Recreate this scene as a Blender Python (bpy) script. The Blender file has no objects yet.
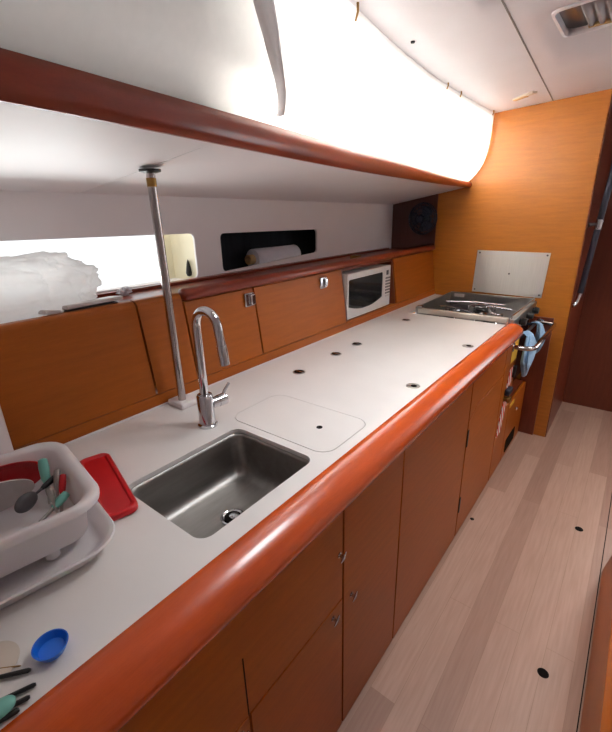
import bpy, bmesh, math, random
import numpy as np
from mathutils import Vector, Matrix
random.seed(4)
S = bpy.context.scene
COL = S.collection
PI = math.pi

# ------------------------------------------------------------------ materials
def lin(r, g, b):
    f = lambda c: (c/255/12.92) if c/255 <= .04045 else ((c/255+.055)/1.055)**2.4
    return (f(r), f(g), f(b), 1)

def pmat(name, col, rough=.5, metal=0, noise=.0, nscale=20, stretch=(1, 1, 1), bump=0, coat=0, trans=0, spec=.5, sss=0):
    m = bpy.data.materials.new(name); m.use_nodes = True
    nt = m.node_tree; b = nt.nodes['Principled BSDF']
    b.inputs['Roughness'].default_value = rough
    b.inputs['Metallic'].default_value = metal
    b.inputs['Coat Weight'].default_value = coat
    b.inputs['Coat Roughness'].default_value = .12
    b.inputs['Transmission Weight'].default_value = trans
    b.inputs['Specular IOR Level'].default_value = spec
    b.inputs['Subsurface Weight'].default_value = sss
    tc = nt.nodes.new('ShaderNodeTexCoord'); mp = nt.nodes.new('ShaderNodeMapping')
    mp.inputs['Scale'].default_value = stretch
    nz = nt.nodes.new('ShaderNodeTexNoise'); nz.inputs['Scale'].default_value = nscale; nz.inputs['Detail'].default_value = 5
    nt.links.new(tc.outputs['Object'], mp.inputs['Vector']); nt.links.new(mp.outputs[0], nz.inputs['Vector'])
    cr = nt.nodes.new('ShaderNodeValToRGB')
    lo = tuple(c*(1-noise) for c in col[:3])+(1,); hi = tuple(min(1, c*(1+noise)) for c in col[:3])+(1,)
    cr.color_ramp.elements[0].position = .3; cr.color_ramp.elements[1].position = .7
    cr.color_ramp.elements[0].color = lo; cr.color_ramp.elements[1].color = hi
    nt.links.new(nz.outputs['Fac'], cr.inputs['Fac']); nt.links.new(cr.outputs[0], b.inputs['Base Color'])
    if bump:
        bp = nt.nodes.new('ShaderNodeBump'); bp.inputs['Strength'].default_value = bump; bp.inputs['Distance'].default_value = .004
        nt.links.new(nz.outputs['Fac'], bp.inputs['Height']); nt.links.new(bp.outputs[0], b.inputs['Normal'])
    return m

def wood(name, col, axis='x', var=.09, rough=.38, coat=.15, spec=.5):
    """veneer with fine grain along one axis"""
    st = {'x': (1.2, 14, 14), 'y': (14, 1.2, 14), 'z': (14, 14, 1.2)}[axis]
    m = pmat(name, col, rough, 0, var, 5, st, coat=coat, spec=spec)
    nt = m.node_tree; b = nt.nodes['Principled BSDF']
    tc = [n for n in nt.nodes if n.type == 'TEX_COORD'][0]
    mp = nt.nodes.new('ShaderNodeMapping'); mp.inputs['Scale'].default_value = tuple(6*s for s in st)
    n2 = nt.nodes.new('ShaderNodeTexNoise'); n2.inputs['Scale'].default_value = 6; n2.inputs['Detail'].default_value = 3
    nt.links.new(tc.outputs['Object'], mp.inputs['Vector']); nt.links.new(mp.outputs[0], n2.inputs['Vector'])
    cr2 = nt.nodes.new('ShaderNodeValToRGB')
    cr2.color_ramp.elements[0].position = .3; cr2.color_ramp.elements[0].color = (.80, .78, .74, 1)
    cr2.color_ramp.elements[1].position = .65; cr2.color_ramp.elements[1].color = (1, 1, 1, 1)
    nt.links.new(n2.outputs['Fac'], cr2.inputs['Fac'])
    mx = nt.nodes.new('ShaderNodeMix'); mx.data_type = 'RGBA'; mx.blend_type = 'MULTIPLY'; mx.inputs[0].default_value = .45
    cr = [n for n in nt.nodes if n.type == 'VALTORGB'][0]
    nt.links.new(cr.outputs[0], mx.inputs[6]); nt.links.new(cr2.outputs[0], mx.inputs[7]); nt.links.new(mx.outputs[2], b.inputs['Base Color'])
    return m

def glassmat(name, tint=(1, 1, 1, 1)):
    m = bpy.data.materials.new(name); m.use_nodes = True; nt = m.node_tree; nt.nodes.clear()
    o = nt.nodes.new('ShaderNodeOutputMaterial'); t = nt.nodes.new('ShaderNodeBsdfTransparent'); g = nt.nodes.new('ShaderNodeBsdfGlossy')
    t.inputs[0].default_value = tint; g.inputs['Roughness'].default_value = .03
    fr = nt.nodes.new('ShaderNodeFresnel'); fr.inputs[0].default_value = 1.45
    mx = nt.nodes.new('ShaderNodeMixShader')
    nt.links.new(fr.outputs[0], mx.inputs[0]); nt.links.new(t.outputs[0], mx.inputs[1]); nt.links.new(g.outputs[0], mx.inputs[2])
    nt.links.new(mx.outputs[0], o.inputs[0]); return m

def translucent(name, col, mixf=.6, transp=0):
    m = bpy.data.materials.new(name); m.use_nodes = True; nt = m.node_tree; nt.nodes.clear()
    o = nt.nodes.new('ShaderNodeOutputMaterial'); t = nt.nodes.new('ShaderNodeBsdfTranslucent'); d = nt.nodes.new('ShaderNodeBsdfDiffuse')
    nz = nt.nodes.new('ShaderNodeTexNoise'); nz.inputs['Scale'].default_value = 60
    tc = nt.nodes.new('ShaderNodeTexCoord'); nt.links.new(tc.outputs['Object'], nz.inputs['Vector'])
    cr = nt.nodes.new('ShaderNodeValToRGB'); cr.color_ramp.elements[0].color = tuple(c*.94 for c in col[:3])+(1,); cr.color_ramp.elements[1].color = col
    nt.links.new(nz.outputs['Fac'], cr.inputs['Fac'])
    nt.links.new(cr.outputs[0], t.inputs[0]); nt.links.new(cr.outputs[0], d.inputs[0])
    mx = nt.nodes.new('ShaderNodeMixShader'); mx.inputs[0].default_value = mixf
    nt.links.new(d.outputs[0], mx.inputs[1]); nt.links.new(t.outputs[0], mx.inputs[2])
    if transp:
        tr = nt.nodes.new('ShaderNodeBsdfTransparent'); m2 = nt.nodes.new('ShaderNodeMixShader'); m2.inputs[0].default_value = transp
        nt.links.new(mx.outputs[0], m2.inputs[1]); nt.links.new(tr.outputs[0], m2.inputs[2]); nt.links.new(m2.outputs[0], o.inputs[0])
    else:
        nt.links.new(mx.outputs[0], o.inputs[0])
    return m

M = {}
M['wood_x'] = wood('teak_veneer_lengthwise', lin(158, 82, 18), 'x', coat=0, spec=.22)
M['wood_y'] = wood('teak_veneer_crosswise', lin(178, 108, 30), 'y', .09)
M['wood_z'] = wood('teak_veneer_upright', lin(158, 82, 18), 'z', coat=0, spec=.22)
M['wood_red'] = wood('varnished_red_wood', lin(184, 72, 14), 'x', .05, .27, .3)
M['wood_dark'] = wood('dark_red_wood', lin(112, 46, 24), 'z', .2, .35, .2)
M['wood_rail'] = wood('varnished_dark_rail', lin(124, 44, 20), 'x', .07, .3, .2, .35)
M['white'] = pmat('white_liner', lin(236, 232, 233), .5, noise=.015, nscale=6)
M['ceil'] = pmat('ceiling_liner', lin(224, 221, 226), .5, noise=.015, nscale=6)
M['laminate'] = pmat('white_laminate', lin(226, 222, 218), .32, noise=.02, nscale=9)
M['groove'] = pmat('grey_sealant', lin(120, 116, 112), .6, noise=.05)
M['steel'] = pmat('brushed_steel', lin(176, 174, 170), .3, 1, .06, 30, (1, 30, 1))
M['platesteel'] = pmat('brushed_plate', lin(222, 220, 216), .5, 1, .05, 8, (1, 40, 1))
M['platesteel'].node_tree.nodes['Principled BSDF'].inputs['Anisotropic'].default_value = .8
_nt = M['platesteel'].node_tree; _tg = _nt.nodes.new('ShaderNodeTangent'); _tg.direction_type = 'RADIAL'; _tg.axis = 'Z'
_nt.links.new(_tg.outputs[0], _nt.nodes['Principled BSDF'].inputs['Tangent']); _nt.nodes['Principled BSDF'].inputs['Anisotropic Rotation'].default_value = .25
M['alu'] = pmat('pale_aluminium', lin(222, 216, 206), .5, 1, .03, 20)
M['sinksteel'] = pmat('sink_steel', lin(150, 146, 142), .42, 1, .12, 8, (1, 6, 6))
M['chrome'] = pmat('chrome', lin(205, 205, 208), .08, 1, .02, 10)
M['polemetal'] = pmat('polished_pole', lin(180, 172, 170), .16, 1, .03, 10)
M['black'] = pmat('black_plastic', lin(22, 21, 22), .4, noise=.1)
M['darkgap'] = pmat('dark_recess', lin(24, 20, 18), .8, noise=.1)
M['mwhite'] = pmat('white_enamel', lin(226, 224, 220), .35, noise=.01)
M['mglass'] = pmat('dark_oven_glass', lin(14, 15, 18), .08, noise=.05)
M['darkgap'].node_tree.nodes['Principled BSDF'].inputs['Specular IOR Level'].default_value = .05
M['fandark'] = pmat('navy_fan_plastic', lin(24, 30, 52), .35, noise=.1)
M['navy'] = pmat('navy_leather', lin(28, 31, 46), .5, noise=.15, nscale=60, bump=.1)
M['cloth'] = pmat('pale_blue_towel', lin(150, 186, 218), .9, noise=.15, nscale=120, bump=.4)
M['plastic'] = pmat('white_plastic', lin(226, 220, 220), .38, noise=.01, sss=.05)
M['plasticgrey'] = pmat('grey_plastic', lin(200, 194, 192), .35, noise=.02)
M['red'] = pmat('red_plastic', lin(186, 14, 24), .3, noise=.04)
M['blue'] = pmat('blue_plastic', lin(8, 104, 212), .35, noise=.03)
M['mint'] = pmat('mint_plastic', lin(118, 186, 172), .35, noise=.03)
M['cream'] = pmat('cream_plastic', lin(206, 196, 182), .5, noise=.03)
M['yellow'] = pmat('yellow_sticker', lin(222, 176, 56), .5, noise=.05)
M['paper'] = pmat('white_paper', lin(214, 214, 222), .9, noise=.03, nscale=80, bump=.2)
M['card'] = pmat('brown_card', lin(196, 160, 112), .8, noise=.06)
M['cavity'] = pmat('dark_lining_fabric', lin(44, 46, 52), .9, noise=.2, nscale=12, stretch=(3, 3, .5))
M['creamwall'] = pmat('cream_lining', lin(226, 218, 190), .6, noise=.02)
M['brass'] = pmat('aged_brass', lin(150, 116, 66), .3, 1, .1, 30)
M['slatgrey'] = pmat('grey_pleat', lin(150, 144, 146), .5, noise=.05)
M['slatdark'] = pmat('smoked_panel', lin(80, 75, 77), .35, noise=.06)
M['glass'] = glassmat('window_glass')
M['curtain'] = translucent('white_curtain', (.86, .85, .83, 1), .6)
M['tail'] = translucent('grey_white_curtain_hem', (.80, .79, .80, 1), .22)
M['bag'] = translucent('white_bag_film', (.97, .97, .97, 1), .8, .16)
M['shadewood'] = wood('painted_shade_wood', lin(92, 50, 40), 'z', .1, .5, 0)  # darker bulkhead wood, shade under the overhang put into the colour
M['passage'] = wood('passage_wood', lin(104, 48, 28), 'z', .12, .45, .05)

def floormat():
    m = bpy.data.materials.new('pale_plank_floor'); m.use_nodes = True; nt = m.node_tree; b = nt.nodes['Principled BSDF']
    tc = nt.nodes.new('ShaderNodeTexCoord')
    br = nt.nodes.new('ShaderNodeTexBrick'); br.offset = .37
    br.inputs['Scale'].default_value = 1; br.inputs['Brick Width'].default_value = 1.35; br.inputs['Row Height'].default_value = .088
    br.inputs['Mortar Size'].default_value = .0007; br.inputs['Mortar Smooth'].default_value = .3; br.inputs['Bias'].default_value = 0
    br.inputs['Color1'].default_value = lin(184, 152, 134); br.inputs['Color2'].default_value = lin(158, 124, 108); br.inputs['Mortar'].default_value = lin(150, 118, 98)
    nt.links.new(tc.outputs['Object'], br.inputs['Vector'])
    mp = nt.nodes.new('ShaderNodeMapping'); mp.inputs['Scale'].default_value = (1.5, 26, 1)
    nz = nt.nodes.new('ShaderNodeTexNoise'); nz.inputs['Scale'].default_value = 4; nz.inputs['Detail'].default_value = 5
    nt.links.new(tc.outputs['Object'], mp.inputs[0]); nt.links.new(mp.outputs[0], nz.inputs['Vector'])
    cr = nt.nodes.new('ShaderNodeValToRGB'); cr.color_ramp.elements[0].color = (.86, .82, .80, 1); cr.color_ramp.elements[1].color = (1, 1, 1, 1)
    cr.color_ramp.elements[0].position = .3; cr.color_ramp.elements[1].position = .65
    nt.links.new(nz.outputs['Fac'], cr.inputs['Fac'])
    mx = nt.nodes.new('ShaderNodeMix'); mx.data_type = 'RGBA'; mx.blend_type = 'MULTIPLY'; mx.inputs[0].default_value = .9
    nt.links.new(br.outputs['Color'], mx.inputs[6]); nt.links.new(cr.outputs[0], mx.inputs[7]); nt.links.new(mx.outputs[2], b.inputs['Base Color'])
    b.inputs['Roughness'].default_value = .36
    return m
M['floor'] = floormat()

def stripemat():
    m = pmat('red_white_stripes', (1, 1, 1, 1), .5); nt = m.node_tree; b = nt.nodes['Principled BSDF']
    tc = [n for n in nt.nodes if n.type == 'TEX_COORD'][0]
    sp = nt.nodes.new('ShaderNodeSeparateXYZ'); nt.links.new(tc.outputs['Object'], sp.inputs[0])
    a = nt.nodes.new('ShaderNodeMath'); a.operation = 'MULTIPLY_ADD'; a.inputs[1].default_value = 1.6
    nt.links.new(sp.outputs[0], a.inputs[0]); nt.links.new(sp.outputs[2], a.inputs[2])
    w = nt.nodes.new('ShaderNodeMath'); w.operation = 'FRACT'; k = nt.nodes.new('ShaderNodeMath'); k.operation = 'MULTIPLY'; k.inputs[1].default_value = 16
    nt.links.new(a.outputs[0], k.inputs[0]); nt.links.new(k.outputs[0], w.inputs[0])
    cr = nt.nodes.new('ShaderNodeValToRGB'); cr.color_ramp.interpolation = 'CONSTANT'
    cr.color_ramp.elements[0].color = lin(226, 222, 218); cr.color_ramp.elements[1].position = .5; cr.color_ramp.elements[1].color = lin(206, 58, 40)
    nt.links.new(w.outputs[0], cr.inputs['Fac']); nt.links.new(cr.outputs[0], b.inputs['Base Color'])
    return m
M['stripe'] = stripemat()

# ------------------------------------------------------------------ mesh helpers
def rrect(x0, y0, x1, y1, r, n=6):
    pts = []
    for cx, cy, a0 in ((x1-r, y1-r, 0), (x0+r, y1-r, 90), (x0+r, y0+r, 180), (x1-r, y0+r, 270)):
        for i in range(n+1):
            a = math.radians(a0+90*i/n); pts.append((cx+r*math.cos(a), cy+r*math.sin(a)))
    return pts

class MB:
    def __init__(s): s.bm = bmesh.new()
    def box(s, a, b, fn=None):
        x0, y0, z0 = a; x1, y1, z1 = b
        vs = [s.bm.verts.new(p) for p in ((x0, y0, z0), (x1, y0, z0), (x1, y1, z0), (x0, y1, z0), (x0, y0, z1), (x1, y0, z1), (x1, y1, z1), (x0, y1, z1))]
        for f in ((0, 3, 2, 1), (4, 5, 6, 7), (0, 1, 5, 4), (1, 2, 6, 5), (2, 3, 7, 6), (3, 0, 4, 7)): s.bm.faces.new([vs[i] for i in f])
        if fn:
            for v in vs: v.co = Vector(fn(*v.co))
        return s
    def obox(s, c, size, mat):
        n0 = len(s.bm.verts); h = [d/2 for d in size]
        s.box((-h[0], -h[1], -h[2]), tuple(h)); s.bm.verts.ensure_lookup_table()
        for v in s.bm.verts[n0:]: v.co = Vector(c)+mat @ v.co
        return s
    def loft(s, loops, cap0=True, cap1=True, closed=True):
        L = [[s.bm.verts.new(p) for p in lp] for lp in loops]; n = len(L[0])
        for a, b in zip(L, L[1:]):
            for i in range(n if closed else n-1):
                j = (i+1) % n
                s.bm.faces.new((a[i], a[j], b[j], b[i]))
        if cap0: s.bm.faces.new(L[0][::-1])
        if cap1: s.bm.faces.new(L[-1])
        return s
    def tube(s, path, r, seg=12, cap=True, close=False):
        P = [Vector(p) for p in path]; n = len(P); R = r if isinstance(r, (list, tuple)) else [r]*n
        def tan(i):
            if close: return (P[(i+1) % n]-P[i-1]).normalized()
            return (P[min(i+1, n-1)]-P[max(i-1, 0)]).normalized()
        t = tan(0); u = t.orthogonal().normalized(); loops = []
        for i in range(n):
            t = tan(i); u = (u-t*u.dot(t)).normalized(); w = t.cross(u)
            loops.append([P[i]+R[i]*(math.cos(2*PI*k/seg)*u+math.sin(2*PI*k/seg)*w) for k in range(seg)])
        if close: loops.append(loops[0]); cap = False
        s.loft(loops, cap, cap)
        if close: bmesh.ops.remove_doubles(s.bm, verts=s.bm.verts, dist=1e-6)
        return s
    def lathe(s, c, prof, axis=(0, 0, 1), seg=24, cap0=True, cap1=True):
        q = Vector((0, 0, 1)).rotation_difference(Vector(axis).normalized()); c = Vector(c)
        s.loft([[c+q @ Vector((max(r, 1e-5)*math.cos(2*PI*k/seg), max(r, 1e-5)*math.sin(2*PI*k/seg), z)) for k in range(seg)] for r, z in prof], cap0, cap1)
        return s
    def cyl(s, a, b, r, seg=16):
        return s.tube([a, b], r, seg)
    def map(s, fn):
        for v in s.bm.verts: v.co = Vector(fn(*v.co))
        return s

def plate2d(outer, holes, t):
    """flat plate in XY from z=-t to 0 with holes"""
    cu = bpy.data.curves.new('tmp', 'CURVE'); cu.dimensions = '2D'; cu.fill_mode = 'BOTH'; cu.extrude = t/2
    for lp in [outer]+holes:
        sp = cu.splines.new('POLY'); sp.points.add(len(lp)-1)
        for p, q in zip(sp.points, lp): p.co = (q[0], q[1], 0, 1)
        sp.use_cyclic_u = True
    ob = bpy.data.objects.new('tmp', cu); COL.objects.link(ob)
    dg = bpy.context.evaluated_depsgraph_get(); dg.update()
    me = bpy.data.meshes.new_from_object(ob.evaluated_get(dg))
    mb = MB(); mb.bm.from_mesh(me)
    bpy.data.objects.remove(ob); bpy.data.curves.remove(cu); bpy.data.meshes.remove(me)
    bmesh.ops.remove_doubles(mb.bm, verts=mb.bm.verts, dist=1e-5)
    for v in mb.bm.verts: v.co.z -= t/2
    return mb

ROOTLOC = {}
def obj(name, mb, mat, parent=None, bevel=0, at=None, solid=0, subsurf=0, sharp=38, seg=2, label=None):
    """links one mesh; geometry is given in world coordinates"""
    if parent is not None:
        r = parent
        while r.parent: r = r.parent
        L = r['_loc'] if '_loc' in r else (0, 0, 0); L = Vector(L)
    else: L = Vector(at) if at else None
    bm = mb.bm
    if L is None:
        lo = [min(v.co[i] for v in bm.verts) for i in range(3)]; hi = [max(v.co[i] for v in bm.verts) for i in range(3)]
        L = Vector(((lo[0]+hi[0])/2, (lo[1]+hi[1])/2, lo[2]))
    for v in bm.verts: v.co -= L
    bmesh.ops.recalc_face_normals(bm, faces=bm.faces)
    me = bpy.data.meshes.new(name); bm.to_mesh(me); bm.free()
    for p in me.polygons: p.use_smooth = True
    me.set_sharp_from_angle(angle=math.radians(sharp))
    me.materials.append(M[mat] if isinstance(mat, str) else mat)
    o = bpy.data.objects.new(name, me); COL.objects.link(o)
    if parent is not None: o.parent = parent
    else:
        o.location = L; o['_loc'] = tuple(L)
    if solid:
        md = o.modifiers.new('solidify', 'SOLIDIFY'); md.thickness = solid; md.offset = 0
    if bevel:
        md = o.modifiers.new('bevel', 'BEVEL'); md.width = bevel; md.segments = seg; md.limit_method = 'ANGLE'; md.angle_limit = math.radians(40)
    if subsurf:
        md = o.modifiers.new('subsurf', 'SUBSURF'); md.levels = subsurf; md.render_levels = subsurf
    if label: o['label'] = label
    return o

def thing(name, label, cat, loc, group=None):
    o = bpy.data.objects.new(name, None); COL.objects.link(o); o.location = loc; o['_loc'] = tuple(loc); o.empty_display_size = .05
    return tag(o, label, cat, group)
def tag(o, label, cat, group=None):
    o['label'] = label; o['category'] = cat
    if group: o['group'] = group
    return o
def struct(name, mb, mat, parent=None, **k):
    o = obj(name, mb, mat, parent, **k)
    if parent is None: o['kind'] = 'structure'
    return o

def smooth_interp(xs, ys):
    X = np.linspace(xs[0], xs[-1], 400); Y = np.interp(X, xs, ys)
    k = 31; Yp = np.concatenate([2*Y[0]-Y[1:k//2+1][::-1], Y, 2*Y[-1]-Y[-k//2:-1][::-1]]); Ys = np.convolve(Yp, np.ones(k)/k, 'valid')[:400]
    return lambda x: float(np.interp(x, X, Ys))

# ------------------------------------------------------------------ measures
CT = .92          # worktop height
FY = .456         # base cabinet fronts
EX = 3.0          # end bulkhead
LY = 1.53         # lining of the hull side
yl = lambda z: 1.155+.132*(z-.92)     # leaning locker fronts
lean = lambda x, y, z: (x, y+.132*(z-.92), z)
yf = smooth_interp([-1.3, 0, .255, .643, 1.08, 1.55, 2.0, 2.5, 3.05], [.62, .69, .717, .787, .866, .932, .972, .985, .98])
zlo = smooth_interp([-1.3, 1.08, 2.0, 2.5, 3.05], [1.655, 1.655, 1.651, 1.644, 1.636])
zhi = smooth_interp([-1.3, .255, .643, 1.08, 1.96, 2.5, 3.05], [1.718, 1.718, 1.722, 1.727, 1.7265, 1.700, 1.671])
zb = lambda x: 1.594-.0152*(x-.3)     # back edge of the overhang
def zc(x, y): return 2.05+.05*max(0, .9-max(y, 0))-.0*x-(.06*max(0, -y-.4)**2)

# ------------------------------------------------------------------ setting
struct('floor', plate2d([(-1.25, -1.7), (3.72, -1.7), (3.72, 1.75), (-1.25, 1.75)], [], .03), 'floor', at=(0, 0, 0))

def ceiling():
    bm = MB()
    xs = sorted(set([-1.25, -1.0, -.25, 0, .3, .7, .95, 1.45, 1.6, 1.74, 2.0, 2.4, 2.9, 3.12, 3.6, 3.72])); ys = sorted(set([-1.7, -1.4, -1.1, -.85, -.7, -.4, -.2, -.1, .1, .2, .37, .46, .55, .7, .88, .94]))
    holes = [(2.4, -.85, 2.9, -.2), (.95, .1, 1.45, .46), (1.74, -.1, 2.0, .37)]
    V = {}
    def v(i, j):
        if (i, j) not in V: V[i, j] = bm.bm.verts.new((xs[i], ys[j], zc(xs[i], ys[j])))
        return V[i, j]
    for i in range(len(xs)-1):
        for j in range(len(ys)-1):
            cx = (xs[i]+xs[i+1])/2; cy = (ys[j]+ys[j+1])/2
            if any(a < cx < c and b < cy < d for a, b, c, d in holes): continue
            bm.bm.faces.new((v(i, j), v(i, j+1), v(i+1, j+1), v(i+1, j)))
    o = struct('ceiling', bm, 'ceil', at=(0, 0, 2.05))
    md = o.modifiers.new('solidify', 'SOLIDIFY'); md.thickness = .03; md.offset = -1 if o.data.polygons[0].normal.z < 0 else 1
ceiling()
# joint strip in the ceiling panels
def cseam():
    m = MB(); P = []
    pts = [(x, .36+.068*x) for x in np.linspace(-.5, 2.99, 24)]
    m.loft([[(x, y-.0025, zc(x, y)-.0015), (x, y+.0025, zc(x, y+.005)-.0015), (x, y+.0025, zc(x, y)+.004), (x, y-.0025, zc(x, y)+.004)] for x, y in pts])
    struct('trim_1', m, 'groove')
cseam()

# end bulkhead, passage wall, far and rear walls
struct('wall_end', MB().box((EX, .292, -.0), (3.72, 1.75, 2.12)), 'wood_y', bevel=.004)
struct('wall_end_shade', MB().box((EX-.006, 1.19, 1.24), (EX-.0008, LY-.001, 1.65)), 'shadewood')  # thin dark sheet standing in for shade in the bulkhead corner
struct('wall_return', MB().box((EX+.006, .287, 0), (3.7195, .2915, 2.1)), 'wood_dark')
m = plate2d([(-1.7, 0), (.292, 0), (.292, 2.12), (-1.7, 2.12)], [rrect(-1.05, .75, -.3, 1.9, .06)], .04).map(lambda x, y, z: (3.76+z, x, y)); struct('wall_passage', m, 'passage')
struct('window_3', MB().box((3.763, -1.08, .72), (3.769, -.27, 1.93)), 'glass')
struct('wall_back', MB().box((-1.29, -1.7, 0), (-1.25, 1.75, 2.12)), 'white')
def wall_right():
    holes = [rrect(a, 1.45, a+1.0, 1.85, .08) for a in (2.5,)]
    m = plate2d([(-1.25, 0), (3.72, 0), (3.72, 2.12), (-1.25, 2.12)], holes, .04)
    m.map(lambda x, y, z: (x, -1.7+z, y)); struct('wall_right', m, 'white')
    for k, a in enumerate((2.5,)):
        m = plate2d(rrect(a-.01, 1.44, a+1.01, 1.86, .08), [], .006).map(lambda x, y, z: (x, -1.741+z, y)); struct('window_%d' % (k+4), m, 'glass')
wall_right()
# hatch panes in the ceiling openings behind the camera and over the passage
for k, (a, b, c, d) in enumerate([(2.4, -.85, 2.9, -.2), (.95, .1, 1.45, .46)]):
    struct('window_%d' % (k+7), MB().box((a-.02, b-.02, 2.14), (c+.02, d+.02, 2.15)), 'glass')

# hull lining with its two openings, the cavities behind and the hull window
def lining():
    h1 = [(x, z) for x, z in rrect(-.55, 1.25, 1.165, 1.437, .022)]
    h1 = [(x, z + (.012*(1.165-x)/.75 if z < 1.34 else .012*(1.165-x)/.75)) for x, z in h1]
    h2 = [(x, z+(.012*(2.04-x)/.73-.028*(x-1.31)/.73*0 if z > 1.34 else .03*(x-1.31)/.73)) for x, z in rrect(1.31, 1.258, 2.045, 1.418, .022)]
    m = plate2d([(-1.25, .9), (EX, .9), (EX, 1.64), (-1.25, 1.64)], [h1, h2], .012)
    m.map(lambda x, y, z: (x, LY-z, y)); struct('wall_left', m, 'white', bevel=.002)
lining()
def hull():
    m = plate2d([(-1.25, .9), (EX, .9), (EX, 1.7), (-1.25, 1.7)], [rrect(-.5, 1.2, 1.12, 1.5, .05)], .03)
    m.map(lambda x, y, z: (x, 1.72-z, y)); struct('wall_hull', m, 'creamwall')
    m = plate2d(rrect(-.52, 1.18, 1.14, 1.52, .05), [], .006).map(lambda x, y, z: (x, 1.752-z, y)); struct('window_1', m, 'glass')
    struct('wall_partition', MB().box((1.175, LY+.012, .93), (1.20, 1.72, 1.6)), 'creamwall')
    # dark lined compartment behind the second opening
    c = MB()
    c.box((1.20, 1.70, 1.2), (2.3, 1.715, 1.56)).box((2.29, LY+.013, 1.2), (2.3, 1.70, 1.56)).box((1.20, LY+.013, 1.2), (1.21, 1.70, 1.56)).box((1.21, LY+.013, 1.54), (2.29, 1.70, 1.56)).box((1.21, LY+.013, 1.2), (2.29, 1.70, 1.235))
    struct('wall_recess', c, 'cavity')
    struct('trim_2', MB().box((-1.2, LY+.013, 1.2), (1.174, 1.719, 1.235)), 'white')
hull()
# overhanging white soffit between fascia and hull lining (two panels with a joint)
def soffit(name, a, b, n):
    m = MB(); xs = np.linspace(a, b, n)
    def sec(x):
        y0 = yf(x)+.004; y1 = LY+.004; z0 = zlo(x)+.010; z1 = zb(x)
        up = .016
        return [(x, y0, z0), (x, y1, z1), (x, y1, z1+up), (x, y0, z0+up)]
    m.loft([sec(x) for x in xs]); struct(name, m, 'white')
soffit('wall_overhang', -1.25, .7185, 24); soffit('wall_overhang.001', .7215, EX, 40)

# fascia rail: rounded wooden moulding swept along the overhang
def fascia():
    m = MB(); L = []
    for x in np.linspace(-1.25, EX, 70):
        y = yf(x); a = zlo(x); b = zhi(x); h = b-a; s = []
        for i in range(9):
            t = -1+2*i/8
            s.append((x, y-.012*(1-abs(t)**2.6), a+h*(t+1)/2))
        s += [(x, y+.022, b), (x, y+.022, a+.008), (x, y+.008, a)]
        L.append(s)
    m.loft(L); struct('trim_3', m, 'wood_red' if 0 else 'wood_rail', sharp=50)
fascia()

# coachroof side above the fascia with a long window behind the curtain
off = lambda s: .012-.135*(1-(1-min(1, max(0, s)))**4.3)
def yw(x, z):
    b = zhi(x)-.02
    return yf(x)+.008+off((z-b)/(2.06-b))+.002
def coach():
    m = MB(); xs = np.concatenate([np.linspace(-1.25, -.21, 20), np.linspace(-.19, 2.96, 60), np.linspace(2.98, EX, 2)])
    ss = [0, .06, .12, .2, .3, .4, .55, .7, .8, .9, .97, 1.06]
    V = {}
    def v(i, j):
        if (i, j) not in V:
            x = float(xs[i]); b = zhi(x)-.02; z = b+ss[j]*(2.06-b); V[i, j] = m.bm.verts.new((x, yw(x, z)+.03, z))
        return V[i, j]
    for i in range(len(xs)-1):
        for j in range(len(ss)-1):
            cx = (xs[i]+xs[i+1])/2
            if -.2 < cx < 2.97: continue
            m.bm.faces.new((v(i, j), v(i+1, j), v(i+1, j+1), v(i, j+1)))
    struct('wall_left_upper', m, 'white', solid=.01)
    m = MB(); L = []
    for x in np.linspace(-.22, 2.985, 60):
        b = zhi(x)-.02; L.append([(x, yw(x, b+s*(2.06-b))+.044, b+s*(2.06-b)) for s in (.02, .3, .5, .7, .97)])
    m.loft(L, False, False, closed=False); struct('window_2', m, 'glass', solid=.005)
coach()
def curtain(name, a, b0, label, amp, sl):
    m = MB(); L = []
    for x0 in np.linspace(a, b0, int((b0-a)*130)):
        x0 = float(x0); b = zhi(x0)-.02; r = []
        for i in range(14):
            s = i/13; z = b+s*(2.055-b)
            # the edge that meets the other curtain is cut on the slant
            x = x0-sl(x0)*float(np.interp(z, [1.70, 1.742, 1.777, 1.828, 1.870, 1.910, 2.05], [.0, .05, .088, .15, .184, .21, .29]))
            r.append((x, yw(x, z)+.008+amp*math.sin(x*2*PI/.085+.8*math.sin(x*9))*(.75-.65*s), z))
        L.append(r)
    m.loft(L, False, False, closed=False)
    return tag(obj(name, m, 'curtain', solid=.0012), label, 'curtain')
curtain('window_curtain', .985, 2.99, 'long white curtain glowing with daylight above the wooden fascia', .007, lambda x: max(0, 1-(x-.985)/.5))
curtain('window_curtain', -1.24, .978, 'smooth greyish white curtain at the upper left, above the fascia', .0, lambda x: max(0, 1-(.978-x)/1.2))
# gathered grey-white curtain end hanging between the two
def gather():
    m = MB(); L = []
    for i in range(18):
        s = i/17; z = 1.742+s*(2.05-1.742); xc = float(np.interp(z, [1.742, 1.777, 1.828, 1.870, 1.910, 2.05], [.93, .892, .83, .796, .770, .69])); w = .003+.038*min(1, s*2.0); r = []
        for k in range(17):
            a = k/16; x = xc+w*(a-.5)*2; r.append((x, yw(x, z)+.004-.016*math.sin(PI*a)-.004*math.sin(3*PI*a)**2, z))
        L.append(r)
    m.loft(L, False, False, closed=False)
    tag(obj('curtain_tail', m, 'tail', solid=.002), 'narrow gathered white strip tapering downward left of the glowing curtain', 'curtain')
gather()
HP = [(1.235, .045), (2.17, .03), (2.36, .03), (2.92, .03)]
hl = ['yellowed hook at the top of the curtain near the gathered strip', 'small curtain hook third from the wooden bulkhead', 'small curtain hook second from the wooden bulkhead', 'small curtain hook closest to the wooden bulkhead']
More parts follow.
